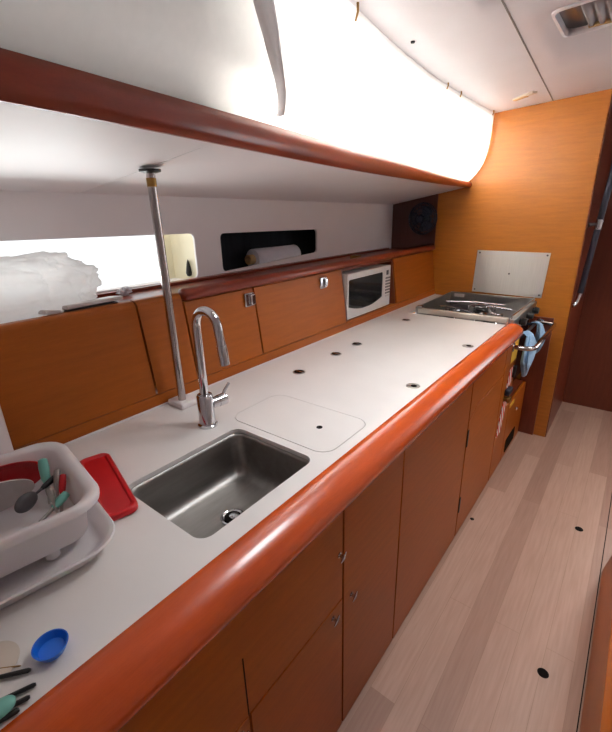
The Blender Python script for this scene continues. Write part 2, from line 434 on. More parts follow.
for (x, h), l in zip(HP, hl):
    z1 = 2.056; y = yw(x, z1)-.008
    m = MB().tube([(x, y, z1), (x-.004, y-.003, z1-h*.5), (x-.012, y-.001, z1-h)], [.004, .0035, .003], 8)
    tag(obj('curtain_hook', m, 'brass'), l, 'hook', 'curtain hooks along the ceiling')

# ceiling hatch with pleated blind, small ceiling light, button
def hatch():
    t = thing('roof_hatch', 'recessed ceiling hatch with a grey pleated blind', 'hatch', (1.87, .135, 2.09))
    m = MB(); z = lambda y: zc(0, y)-.004
    o, i = rrect(1.732, -.11, 2.008, .374, .03), rrect(1.741, -.1, 1.999, .365, .028)
    obj('frame', MB().loft([[(x, y, z(y)+.008) for x, y in o], [(x, y, z(y)-.001) for x, y in o], [(x, y, z(y)-.003) for x, y in i], [(x, y, z(y)+.05) for x, y in i]], False, False), 'ceil', t)
    obj('smoked_pane', MB().box((1.736, .305, 2.094), (2.0, .372, 2.10), lambda x, y, zz: (x, y, zz-.0)), 'slatdark', t)
    obj('edge_rail', MB().box((1.984, -.1, 2.083), (1.996, .30, 2.094)), 'card', t)
    m = MB(); L = []
    for k in range(0, 49):
        y = .303-.0078*k; a = k % 4; L.append([(1.738, y, 2.096-.012*(a in (1, 2))), (1.984, y, 2.096-.012*(a in (1, 2)))])
    m.loft(L, False, False, closed=False); obj('pleated_blind', m, 'slatgrey', t, solid=.002, sharp=20)
    obj('top_cover', MB().box((1.73, -.1, 2.142), (2.01, .37, 2.15)), 'slatdark', t)
hatch()
def clight():
    t = thing('ceiling_light', 'small narrow strip light set in the ceiling near the wooden bulkhead', 'light', (2.72, .655, 2.05))
    a = math.atan2(-.108, -.081); R = Matrix.Rotation(math.atan2(.108, .081), 3, 'Z'); zz = zc(0, .655)-.003
    obj('base_plate', MB().obox((2.722, .655, zz), (.15, .034, .010), R), 'cream', t, bevel=.003)
    obj('lens', MB().obox((2.736, .674, zz-.006), (.09, .024, .006), R), 'card', t, bevel=.002)
clight()
tag(obj('ceiling_button', MB().lathe((1.607, .772, zc(0, .772)-.006), [(.002, 0), (.007, .001), (.008, .006)]), 'black'), 'tiny dark round button on the ceiling beside the curtain', 'button')

# ------------------------------------------------------------------ worktop
SX0, SX1, SY0, SY1 = .358, .714, .552, .838
LX0, LX1, LY0, LY1 = .742, .968, .535, .905
def worktop():
    t = thing('worktop', 'long white galley worktop with rounded red-brown front edge', 'worktop', (1.2, .8, CT-.03))
    outer = [(-1.2, .498), (2.340, .498), (2.340, 1.06), (EX-.003, 1.06), (EX-.003, 1.156), (-1.2, 1.156)]
    sink = rrect(SX0, SY0, SX1, SY1, .030, 8)
    lid = rrect(LX0, LY0, LX1, LY1, .045, 8)
    m = plate2d(outer, [sink, lid], .012).map(lambda x, y, z: (x, y, z+CT)); obj('slab', m, 'laminate', t)
    pr = [(.506, CT-.002), (.501, CT+.002), (.488, CT+.003), (.468, CT-.001), (.447, CT-.010), (.431, CT-.024), (.424, CT-.040), (.425, CT-.056), (.433, CT-.070), (.446, CT-.078), (.462, CT-.080), (.506, CT-.080)]
    cy, cz = .47, CT-.04
    L = [[(x, y, z) for y, z in pr] for x in np.linspace(-1.2, 2.40, 20)]
    for d, k in ((.012, .97), (.022, .88), (.028, .72), (.030, .45)): L.append([(2.40+d, cy+(y-cy)*k, cz+(z-cz)*k) for y, z in pr])
    obj('front_moulding', MB().loft(L), 'wood_red', t, sharp=50, label='glossy rounded red-brown wooden front edge')
    obj('back_seal', MB().box((-1.2, 1.149, CT), (EX-.003, 1.156, CT+.004)), 'plastic', t, bevel=.0015)
    hp = [(1.169, .973, 1), (1.434, .978, 1), (1.612, .98, 1), (2.162, .991, 1), (1.861, .545, 0), (1.289, .55, 0)]
    for x, y, d in hp:
        r = .025
        f = obj('lift_ring', MB().lathe((x, y, CT), [(r, 0), (r, .0012), (r*.82, .0022), (r*.8, .0012)], seg=28, cap1=True), 'steel' if not d else 'steel', t)
        if d:
            obj('ring_cup', MB().lathe((x, y, CT+.0012), [(r*.78, 0), (r*.78, .0008)], seg=28), 'darkgap', f)
            obj('ring_bar', MB().box((x-.004, y-r*.75, CT+.0015), (x+.004, y+r*.75, CT+.0045)), 'chrome', f, bevel=.001)
        else:
            obj('ring_cup', MB().lathe((x, y-.003, CT+.0014), [(r*.42, 0), (r*.42, .0012)], seg=24), 'darkgap', f)
    obj('screw_cap', MB().lathe((.335, .92, CT), [(.004, 0), (.0035, .0012)]), 'black', t)
worktop()
def lid():
    t = thing('counter_hatch', 'white lift-out hatch lid flush in the worktop right of the sink', 'hatch', ((LX0+LX1)/2, .72, CT-.02))
    g = .0018
    m = plate2d(rrect(LX0+g, LY0+g, LX1-g, LY1-g, .0435, 8), [], .012).map(lambda x, y, z: (x, y, z+CT+.0003)); obj('panel', m, 'laminate', t)
    obj('finger_hole', MB().lathe((.853, .64, CT+.0003), [(.009, 0), (.009, .0008), (.006, .0008), (.006, .0006)]), 'darkgap', t)
lid()
def sink():
    t = thing('sink', 'stainless steel sink bowl set under the worktop cut-out', 'sink', (.537, .69, .77))
    cx, cy = (SX0+SX1)/2, (SY0+SY1)/2; L = []
    def lp(i, z, r): return [(x, y, z) for x, y in rrect(SX0+i, SY0+i, SX1-i, SY1-i, max(r, .01), 8)]
    zf = .782
    L.append(lp(-.022, CT-.013, .04)); L.append(lp(-.004, CT-.013, .034)); L.append(lp(.001, CT-.016, .032)); L.append(lp(.004, CT-.022, .032)); L.append(lp(.009, zf+.04, .04))
    for k in range(1, 7):
        a = PI/2*k/6; L.append(lp(.009+.034*(1-math.cos(a)), zf+.04-.04*math.sin(a)+.0, .04-.003*k))
    L.append(lp(.10, zf-.002, .02))
    m = MB().loft(L, False, True)
    obj('bowl', m, 'sinksteel', t, sharp=60)
    c = (.548, .692, zf-.001)
    d = obj('drain', MB().lathe(c, [(.031, 0), (.031, .002), (.027, .0035), (.0235, .001), (.021, .0008)], seg=32), 'chrome', t)
    obj('drain_cup', MB().lathe((c[0], c[1], c[2]+.001), [(.0215, 0), (.0215, .0012)], seg=32), 'darkgap', d)
    obj('drain_plug', MB().lathe((c[0]+.003, c[1]-.002, c[2]+.0022), [(.012, 0), (.012, .003), (.004, .005), (.001, .005)], seg=24), 'chrome', d)
sink()
def tap():
    t = thing('kitchen_tap', 'chrome swan-neck mixer tap behind the sink', 'tap', (.673, .919, CT))
    x, y = .673, .919
    obj('base', MB().lathe((x, y, CT), [(.029, 0), (.029, .006), (.025, .009), (.0235, .012), (.0235, .095), (.021, .1), (.013, .103)], seg=32), 'chrome', t)
    ex, ey = .676, .832; dx, dy = (ex-x), (ey-y); D = math.hypot(dx, dy); r = D/2; zt = 1.222
    P = [(x, y, CT+.1), (x, y, 1.1), (x, y, 1.17)]
    for k in range(0, 17):
        a = PI*k/16; q = (1-math.cos(a))/2; P.append((x+dx*q, y+dy*q, zt+r*math.sin(a)*1.08))
    P += [(ex+.002, ey-.004, 1.18)]
    obj('spout', MB().tube(P, .0125, 18), 'chrome', t)
    obj('nozzle', MB().tube([(ex+.002, ey-.004, 1.182), (ex+.003, ey-.006, 1.16), (ex+.004, ey-.009, 1.128)], [.0135, .0145, .0135], 18), 'chrome', t)
    h = obj('handle', MB().tube([(x+.018, y-.004, .985), (x+.04, y-.007, .985), (x+.041, y-.007, .985), (x+.066, y-.011, .986)], [.0165, .0165, .018, .018], 20), 'chrome', t)
    obj('lever', MB().tube([(x+.056, y-.01, .995), (x+.066, y-.012, 1.013), (x+.082, y-.016, 1.032)], [.0055, .005, .0045], 10), 'chrome', h)
tap()
def pole():
    t = thing('grab_pole', 'upright steel pole between the worktop and the white overhang', 'pole', (.715, 1.1, CT))
    x, y = .716, 1.1
    obj('base_block', MB().box((.688, 1.062, CT), (.752, 1.143, CT+.020)), 'plastic', t, bevel=.006, label='white plastic foot block')
    zt = 1.628
    obj('shaft', MB().cyl((x, y, CT+.02), (x, y, zt-.002), .0125, 20), 'polemetal', t)
    obj('flange', MB().lathe((x, y, zt-.007), [(.014, -.004), (.029, 0), (.029, .006)], seg=24), 'black', t)
    obj('collar', MB().lathe((x, y, zt-.045), [(.0132, 0), (.0132, .022)], seg=20), 'brass', t)
pole()

# ------------------------------------------------------------------ lockers on the hull side
DT = .018
def locker(x0, x1, label, latch=None, z0=.96, z1=1.262, top=True, panel=False):
    t = thing('wall_locker', label, 'locker', ((x0+x1)/2, 1.3, CT), 'lockers behind the worktop')
    b = MB().box((x0+.002, 1.155+.012, CT+.001), (x1-.002, 1.155+.02, z0-.002), lean)
    obj('plinth', MB().box((x0-.0019, 1.155, CT+.0008), (x1+.0019, 1.175, z0-.002), lean), 'wood_x', t)
    c = MB()
    c.box((x0, 1.155+DT+.001, z0), (x0+.006, 1.45, 1.232), lean).box((x1-.006, 1.155+DT+.001, z0), (x1, 1.45, 1.232), lean).box((x0+.006, 1.40, z0), (x1-.006, 1.41, 1.232), lean).box((x0+.006, 1.155+DT+.004, z0), (x1-.006, 1.40, z0+.008), lean)
    obj('carcass', c, 'wood_dark', t)
    g = .0015
    if top:      # door running up to a rounded top edge
        L = []
        pr = [(0, z0)]+[(0, z1-.02)]+[(.018*(1-math.cos(a)), z1-.02+.02*math.sin(a)) for a in np.linspace(.2, PI/2, 6)]+[(.036, z1), (.036, z1-.012), (DT, z1-.03), (DT, z0)]
        d = MB().loft([[(x, yl(z)+y, z) for y, z in pr] for x in (x0+g, x1-g)])
        d = obj('door', d, 'wood_x', t, sharp=50)
    else:
        d = obj('door', MB().box((x0+g, 1.155, z0), (x1-g, 1.155+DT, z1), lean), 'wood_x', t, bevel=.002)
    if latch:
        lx, lz = latch; y = yl(lz)
        h = obj('latch', MB().box((lx-.026, y-.009, lz-.026), (lx+.026, y+.001, lz+.028)), 'chrome', d, bevel=.004)
        obj('latch_tongue', MB().box((lx-.001, y-.019, lz-.020), (lx+.022, y-.008, lz+.022)), 'chrome', h, bevel=.004)
locker(-1.2, .664, 'wide dark wooden locker front behind the dish rack, beneath the bright window')
locker(.668, .832, 'narrow wooden locker front behind the upright steel pole')
locker(.836, 1.166, 'wooden locker directly behind the tap with a chrome latch', (1.135, 1.19), z1=1.232, top=False)
locker(1.170, 1.80, 'wooden locker between the microwave and the tap, chrome latch at its upper right', (1.63, 1.188), z1=1.232, top=False)
locker(2.375, EX-.003, 'plain wooden locker front between microwave and bulkhead', z0=.96, z1=1.232, top=False)
def railnose():
    t = thing('locker_rail', 'rounded dark red-brown rail along the tops of the lockers', 'rail', (1.9, 1.2, 1.23))
    pr = [(-.002, 1.234), (-.012, 1.238), (-.017, 1.250), (-.014, 1.262), (-.004, 1.271), (.012, 1.275), (.03, 1.272), (.036, 1.262), (.036, 1.234)]
    def seg(a, b, name, r=False):
        L = [[(x, yl(1.24)+y, z) for y, z in pr] for x in np.linspace(a, b, 6)]
        if r:
            cy, cz = .012, 1.25; L = [[(a-d, yl(1.24)+cy+(y-cy)*k, cz+(z-cz)*k) for y, z in pr] for d, k in ((.012, .5), (.009, .82), (.004, .96))]+L
        obj(name, MB().loft(L), 'wood_rail', t, sharp=50)
    seg(.85, 1.80, 'nosing', True); seg(1.803, 2.36, 'nosing'); seg(2.363, EX-.003, 'nosing')
railnose()
def ledge():
    t = thing('locker_shelf', 'dark red-brown ledge behind the locker tops under the white lining', 'shelf', (.8, 1.4, 1.22))
    obj('board', MB().box((-1.2, 1.236, 1.2335), (EX-.003, LY-.001, 1.2395)), 'wood_rail', t)
    obj('fiddle', MB().box((-1.2, 1.495, 1.2395), (2.9, LY-.001, 1.252)), 'wood_rail', t, bevel=.002)
    obj('finger_notch', MB().box((1.22, 1.49, 1.2525), (1.36, 1.528, 1.2545)), 'cream', t, bevel=.0008) if 0 else None
    obj('brass_catch', MB().box((2.03, 1.245, 1.2396), (2.08, 1.29, 1.279)), 'brass', t, bevel=.003)
ledge()
def microwave():
    n = thing('microwave_shelf', 'open wooden shelf niche holding the white microwave', 'shelf', (2.08, 1.3, CT))
    c = MB(); a, b = 1.803, 2.372
    c.box((a, 1.16, .962), (a+.012, 1.45, 1.232), lean).box((b-.012, 1.16, .962), (b, 1.45, 1.232), lean).box((a+.012, 1.16, 1.220), (b-.012, 1.45, 1.232), lean)
    c.box((a+.012, 1.47, .962), (b-.012, 1.48, 1.22)); obj('carcass', c, 'wood_dark', n)
    obj('shelf_board', MB().box((a, 1.155, .950), (b, 1.49, .962), lean), 'wood_x', n, bevel=.002)
    obj('plinth', MB().box((a, 1.155, CT+.0008), (b, 1.175, .949), lean), 'wood_x', n)
    t = thing('microwave', 'white microwave oven with dark glass door in the locker niche', 'microwave', (2.06, 1.3, .962))
    x0, x1, z0, z1, y = 1.822, 2.298, .968, 1.205, 1.172
    obj('body', MB().box((x0, y+.012, z0), (x1, 1.46, z1)), 'mwhite', t, bevel=.004)
    xd = 2.215
    fr = plate2d(rrect(x0, z0, xd, z1, .006), [rrect(x0+.012, z0+.035, xd-.012, z1-.03, .012)], .014).map(lambda x, yy, z: (x, y+.012+z, yy))
    d = obj('door', fr, 'mwhite', t)
    m = MB(); g = rrect(x0+.010, z0+.033, xd-.010, z1-.028, .012)
    obj('door_window', plate2d(g, [], .008).map(lambda x, yy, z: (x, y+.010+z, yy)), 'mglass', d, label='dark glass window')
    # curved white lower edge of the window
    m = MB(); L = []
    for k in range(13):
        u = k/12; x = x0+.010+(xd-.02-x0)*u; top = z0+.034+.034*(2*u-1)**2*.9
        L.append([(x, y-.003, z0+.03), (x, y-.003, top), (x, y+.004, top), (x, y+.004, z0+.03)])
    obj('door_sill', MB().loft(L), 'mwhite', d)
    p = obj('control_panel', MB().box((xd+.002, y-.002, z0), (x1, y+.012, z1)), 'mwhite', t, bevel=.003)
    obj('display', MB().box((xd+.028, y-.004, z1-.052), (x1-.03, y-.0022, z1-.025)), 'black', p)
    for r in range(7):
        for q in range(3):
            bx = xd+.020+q*.02; bz = z1-.075-r*.0175
            obj('button', MB().box((bx, y-.004, bz), (bx+.015, y-.0022, bz+.009)), 'slatdark' if r != 6 else 'plasticgrey', p)
    for fx in (x0+.03, x1-.03):
        obj('foot', MB().lathe((fx, 1.2, .9622), [(.008, 0), (.008, .006)], seg=12), 'black', t)
microwave()

# things on the ledge
def roll():
    t = thing('paper_towel_roll', 'white paper towel roll lying in the dark opening', 'paper towel', (1.72, 1.60, 1.235))
    z = 1.288; y = 1.60
    P = lambda r0, r1, a, b: [(r1, a), (r1, b), (r0, b), (r0, a), (r1, a)]
    m = MB().lathe((1.575, y, z), [(.024, 0), (.05, 0), (.052, .004), (.052, .33), (.05, .334), (.024, .334)], (1, -.02, 0), 36, False, False); obj('paper', m, 'paper', t)
    m = MB().lathe((1.54, y, z), [(.0185, .36), (.0185, 0), (.0245, 0), (.0245, .36)], (1, -.02, 0), 28, False, False); obj('cardboard_core', m, 'card', t, label='brown cardboard core')
    m = MB(); L = []
    for i in range(8):
        a = .5+i*.16; L.append([(1.58+.30*k/6, y-.0525*math.sin(a), z+.0525*math.cos(a)) for k in range(7)])
    m.loft(L, False, False, closed=False); obj('loose_sheet', m, 'paper', t, solid=.001)
roll()
def bag():
    from mathutils import noise
    m = MB(); bmesh.ops.create_icosphere(m.bm, subdivisions=6, radius=1)
    c = Vector((.325, 1.352, 1.325))
    for v in m.bm.verts:
        p = v.co.copy(); q = Vector((p.x*1.6, p.y, p.z))
        n = .16*noise.noise(q*1.6+Vector((3, 1, 2)))+.10*abs(noise.noise(q*3.2))+.07*abs(noise.noise(q*7+Vector((9, 0, 0))))+.04*abs(noise.noise(q*15))
        k = .93+n; sq = lambda a: math.copysign(abs(a)**.75, a)
        co = Vector((sq(p.x)*.30*k, sq(p.y)*.125*k, sq(p.z)*.098*k))
        co.z -= .05*max(0, -co.x-.0)*.3
        w = c+co; w.z = max(w.z, 1.2415); w.y = min(w.y, 1.488); lim = 1.2655 if w.y < 1.24 else 1.2415
        w.z = max(w.z, lim); v.co = w
    tag(obj('plastic_bag', m, 'bag', sharp=80, at=(.37, 1.375, 1.24)), 'crumpled white plastic bag on the ledge in front of the bright window', 'bag')
bag()
t = thing('folded_leaflet', 'flat pale grey slab lying on the ledge at the foot of the bag', 'slab', (.56, 1.27, 1.26))
obj('cover', MB().obox((.56, 1.262, 1.272), (.17, .07, .011), Matrix.Rotation(.06, 3, 'Z') @ Matrix.Rotation(-.1, 3, 'X')), 'plasticgrey', t, bevel=.002)
obj('inner_sheet', MB().obox((.555, 1.266, 1.2615), (.15, .06, .007), Matrix.Rotation(.02, 3, 'Z')), 'slatdark', t, bevel=.001)
m = MB().obox((.44, 1.248, 1.267), (.05, .03, .012), Matrix.Rotation(.3, 3, 'Z') @ Matrix.Rotation(.2, 3, 'Y'))
tag(obj('foil_scrap', m, 'plasticgrey', bevel=.003), 'small grey scrap of foil on the locker top left of the pale slab', 'scrap')
def tissue():
    from mathutils import noise
    m = MB(); bmesh.ops.create_icosphere(m.bm, subdivisions=4, radius=1)
    for v in m.bm.verts:
        p = v.co; k = 1+.5*noise.noise(p*2.2); v.co = Vector((.775+p.x*.026*k, 1.46+p.y*.014*k, max(1.2400, 1.254+p.z*.014*k)))
    tag(obj('tissue', m, 'paper', sharp=80), 'small crumpled white tissue on the ledge left of the steel pole', 'tissue')
tissue()
m = MB().lathe((1.168, 1.60, 1.25), [(.001, .075), (.006, .06), (.012, .03), (.014, .015), (.01, .004), (.002, 0)], (0, 0, 1), 16)
tag(obj('window_tab', m, 'black'), 'dark teardrop-shaped tab at the right end of the bright window', 'tab')

# ------------------------------------------------------------------ base cabinets
def knob(par, x, z, y=FY, mat='chrome'):
    k = obj('turn_knob', MB().lathe((x, y, z), [(.008, 0), (.008, .002), (.004, .004), (.004, .012)], (0, -1, 0), 16), mat, par, label='small metal turn catch')
    obj('knob_wing', MB().tube([(x-.011, y-.013, z-.010), (x, y-.0145, z), (x+.011, y-.013, z+.010)], [.0022, .0042, .0022], 10), mat, k)
    return k
TZ = CT-.081
def unit(x0, x1, label, name='base_cabinet'):
    t = thing(name, label, 'cabinet', ((x0+x1)/2, .7, 0), 'galley base cabinets')
    yb = 1.14 if x1 < 2.4 else .488; TZ = CT-.081 if x0 > .75 else .755
    c = MB().box((x0, FY+.020, .0), (x0+.01, yb, TZ)).box((x1-.01, FY+.020, 0), (x1, yb, TZ)).box((x0+.01, yb-.01, 0), (x1-.01, yb, TZ)).box((x0+.01, FY+.020, 0), (x1-.01, yb-.01, .012))
    obj('carcass', c, 'wood_dark', t)
    return t
def front(t, name, x0, x1, z0, z1, mat='wood_x', g=.0015):
    return obj(name, MB().box((x0+g, FY, z0+g), (x1-g, FY+.018, z1-g)), mat, t, bevel=.0012)
t = unit(-1.2, .699, 'wooden base cabinet under the sink with two lower doors')
f = front(t, 'apron_panel', -1.2, .699, .532, CT-.081)
obj('slot', MB().box((.347, FY-.0006, .535), (.350, FY+.001, .70)), 'darkgap', f)
knob(f, .694-.012, .691)
f = front(t, 'door', -1.2, .350, .004, .529); knob(f, .322, .508)
f = front(t, 'door', .353, .699, .004, .529); knob(f, .652, .502)
t = unit(.703, 1.037, 'narrow tall wooden base cabinet door just right of the sink cabinet')
f = front(t, 'door', .703, 1.037, .004, TZ, 'wood_x'); knob(f, .741, .505)
t = unit(1.041, 1.690, 'wide plain wooden base cabinet front in the middle of the galley')
front(t, 'door', 1.041, 1.690, .004, TZ)
t = unit(1.694, 2.243, 'wooden base cabinet with a clipped-corner hinged door near the stove')
m = plate2d([(1.697, .004), (2.24, .004), (2.24, .672), (1.80, .672), (1.70, .63)], [], .018).map(lambda x, y, z: (x, FY-z, y))
d = obj('door', m, 'wood_x', t, bevel=.0012)
m = plate2d([(1.697, .634), (1.80, .676), (2.24, .676), (2.24, TZ), (1.697, TZ)], [], .018).map(lambda x, y, z: (x, FY-z, y))
obj('top_panel', m, 'wood_x', t, bevel=.0012)
for z in (.548, .190): obj('hinge', MB().box((1.69, FY-.005, z-.042), (1.706, FY-.0005, z+.042)), 'black', d, bevel=.002)
t = unit(2.247, 2.50, 'narrow wooden end cabinet beside the stove with a yellow sticker and catch')
f = front(t, 'front_panel', 2.247, 2.50, .42, TZ)
obj('sticker', MB().box((2.36, FY-.0012, .70), (2.495, FY-.0002, .825)), 'yellow', f, label='yellow sticker')
obj('upper_catch', MB().box((2.43, FY-.016, .60), (2.475, FY-.0002, .665)), 'black', f, bevel=.004)
k = obj('lower_catch', MB().box((2.32, FY-.026, .525), (2.40, FY-.0002, .560)), 'navy', f, bevel=.006)
obj('catch_knob', MB().lathe((2.335, FY-.0002, .502), [(.014, 0), (.014, .012), (.02, .018), (.02, .03), (.012, .036)], (0, -1, 0), 20), 'brass', f)
f = front(t, 'lower_panel', 2.247, 2.50, .004, .418)
t = thing('warning_strap', 'red and white striped strap hanging at the end of the base cabinets', 'strap', (2.38, FY-.004, .32))
obj('webbing', MB().box((2.335, FY-.004, .563), (2.425, FY-.0016, .665), lambda x, y, z: (x+(z-.56)*.35, y, z)), 'stripe', t)
obj('loose_end', MB().box((2.255, FY-.004, .29), (2.34, FY-.0016, .485), lambda x, y, z: (x+(z-.29)*.3, y-.0005, z)), 'stripe', t)

# ------------------------------------------------------------------ stove
def stove():
    t = thing('gimballed_stove', 'stainless steel galley stove with pan grates at the end of the worktop', 'stove', (2.68, .75, .42))
    x0, x1, y0, y1 = 2.38, 2.965, .50, 1.03; zt = .945
    b = MB(); b.box((2.515, y0+.02, .44), (x1-.02, y1-.02, .855)); obj('oven_body', b, 'black', t, bevel=.006)
    fr = obj('oven_front', MB().box((2.52, y0-.005, .46), (x1-.03, y0+.018, .85)), 'mglass', t, bevel=.004)
    obj('hob_tray', MB().box((x0+.006, y0+.0, .862), (x1-.006, y1, .870)), 'slatdark', t)
    r = MB(); 
    obj('side_fiddle', MB().box((x0-.022, y0+.0, .92+.0015), (x0+.006, y1-.02, .951)), 'alu', t, bevel=.004)
    obj('back_rim', MB().box((x1-.006, y0, .86), (x1+.006, y1, .958)), 'steel', t, bevel=.002)
    obj('hull_rim', MB().box((x0+.006, y1-.003, .86), (x1-.006, y1+.007, .952)), 'steel', t, bevel=.002)
    obj('corner_clip', MB().box((x0-.026, y1-.045, .951), (x0+.004, y1-.015, .966)), 'chrome', t, bevel=.003)
    obj('badge', MB().box((x1-.0068, .93, .925), (x1-.006, 1.0, .948)), 'plastic', t)
    p = obj('control_strip', MB().box((x0+.006, y0-.028, .862), (x1-.006, y0, .944)), 'steel', t, bevel=.004)
    for kx in (2.52, 2.70, 2.86):
        k = obj('control_knob', MB().lathe((kx, y0-.028, .905), [(.017, 0), (.017, .01), (.021, .012), (.018, .034), (.012, .036)], (0, -1, 0), 20), 'black', p)
    obj('front_fiddle', MB().tube([(x0+.01, y0-.012, .944), (x0+.01, y0-.012, .962), (x1-.02, y0-.012, .962), (x1-.02, y0-.012, .944)], .005, 10), 'chrome', t)
    for bx, by, rr in ((2.53, .64, .045), (2.53, .87, .036), (2.80, .76, .05)):
        q = obj('burner', MB().lathe((bx, by, .870), [(rr, 0), (rr, .008), (rr*.7, .012), (rr*.7, .02), (rr*.3, .022)], seg=28), 'black', t)
        g = MB()
        for k in range(4):
            a = PI/4+k*PI/2; g.tube([(bx+1.9*rr*math.cos(a), by+1.9*rr*math.sin(a), .871), (bx+1.8*rr*math.cos(a), by+1.8*rr*math.sin(a), .918), (bx+.35*rr*math.cos(a), by+.35*rr*math.sin(a), .919)], .0045, 8)
        g.tube([(bx+1.35*rr*math.cos(a), by+1.35*rr*math.sin(a), .916) for a in np.linspace(0, 2*PI, 24, endpoint=False)], .004, 8, close=True)
        obj('pan_grate', g, 'chrome', t)
    # pot clamps: bright bars lying over the grates
    for ya, yb, xa, xb in ((.55, .80, 2.66, 2.70), (.62, .97, 2.78, 2.72), (.70, .95, 2.46, 2.56)):
        obj('pot_clamp', MB().tube([(xa, ya, .934), ((xa+xb)/2+.02, (ya+yb)/2, .937), (xb, yb, .934)], .006, 10), 'chrome', t)
    h = obj('oven_handle', MB().tube([(2.54, y0-.006, .80), (2.54, y0-.05, .815), (x1-.05, y0-.05, .815), (x1-.05, y0-.006, .80)], .009, 12), 'navy', t)
stove()
def stdrawer():
    t = thing('stove_drawer', 'low wooden drawer under the stove with a dark vent slot', 'drawer', (2.7, .7, 0))
    obj('box', MB().box((2.506, FY+.02, .01), (2.955, 1.1, .40)), 'wood_dark', t)
    f = obj('front', MB().box((2.504, FY, .004), (2.955, FY+.018, .395)), 'wood_x', t, bevel=.002)
    obj('vent', plate2d(rrect(2.56, .035, 2.80, .13, .02), [], .004).map(lambda x, y, z: (x, FY-.003-z*.5, y)), 'darkgap', f)
    obj('yellow_label', MB().box((2.53, FY-.0012, .362), (2.64, FY-.0002, .388)), 'yellow', f, label='small yellow label')
    obj('pull', MB().lathe((2.70, FY, .30), [(.006, 0), (.006, .008), (.011, .012), (.008, .016)], (0, -1, 0), 14), 'chrome', f)
stdrawer()
tag(obj('shade_strip', MB().box((EX-.016, .365, .0005), (EX-.001, .50, .84)), 'wood_dark', bevel=.002), 'dark strip painting the shade on the bulkhead beside the stove', 'panel')  # added dark strip imitates the stove alcove's shade on the bulkhead
def guard():
    t = thing('guard_rail', 'steel safety bar curving out in front of the stove', 'rail', (2.6, .38, .80))
    P = [(2.36, .452, .80), (2.36, .40, .80), (2.37, .372, .80), (2.40, .358, .80), (2.60, .355, .802), (2.94, .352, .806), (2.972, .355, .806), (2.985, .385, .806), (2.984, .47, .806)]
    obj('bar', MB().tube(P, .0125, 14), 'polemetal', t)
    obj('flange', MB().lathe((2.36, FY, .80), [(.026, 0), (.026, .006), (.014, .008)], (0, -1, 0), 20), 'chrome', t)
    obj('flange', MB().lathe((EX-.016, .44, .806), [(.026, 0), (.026, .006), (.014, .008)], (-1, 0, 0), 20), 'chrome', t)
guard()
def cloth(x, w, zt, zbm, label, ph, tip):
    """a towel folded over the oven handle, gathered at the bar and hanging to a point"""
    m = MB(); L = []; yh = .45
    for i in range(19):
        v = i/18; z = zt-(zt-zbm)*v
        k = (.30+.70*math.sin(min(1, v/.55)*PI/2)) if v < .55 else 1-.86*((v-.55)/.45)**1.15
        cx = x+tip*v; cy = yh-.032-.012*math.sin(PI*v); r = []
        for q in range(28):
            a = 2*PI*q/28; f = 1+.16*math.sin(3*a+ph+2*v)+.10*math.sin(7*a+ph*2-3*v)
            r.append((cx+w*k*f*math.cos(a), cy+.024*(.5+.5*k)*f*math.sin(a), z+.018*math.cos(a+ph)*v))
        L.append(r)
    top = [[(x+(p[0]-x)*kk, p[1]+dy, zt+dz) for p in L[0]] for kk, dy, dz in ((.5, .034, .006), (.85, .018, .012))]
    m.loft(top+L, True, True)
    tag(obj('dish_cloth', m, 'cloth', sharp=80), label, 'cloth', 'dish cloths on the oven handle')
cloth(2.58, .15, .822, .575, 'larger pale blue dish cloth hanging at the near end of the stove front', .4, .03)
cloth(2.86, .07, .822, .625, 'smaller pale blue dish cloth hanging nearer the bulkhead', 1.9, .05)
def splash():
    t = thing('splash_plate', 'brushed steel plate screwed to the bulkhead behind the stove', 'plate', (EX-.004, .67, .966))
    m = plate2d([(.893, .966), (.884, 1.245), (.446, 1.239), (.458, .959)], [], .003).map(lambda x, y, z: (EX-.001+z, x, y)); obj('sheet', m, 'platesteel', t)
    for y, z in ((.876, .983), (.868, 1.229), (.462, 1.224), (.473, .976), (.668, 1.10)):
        obj('screw', MB().lathe((EX-.004, y, z), [(.006, 0), (.005, .002), (.001, .003)], (-1, 0, 0), 12), 'slatdark', t)
splash()
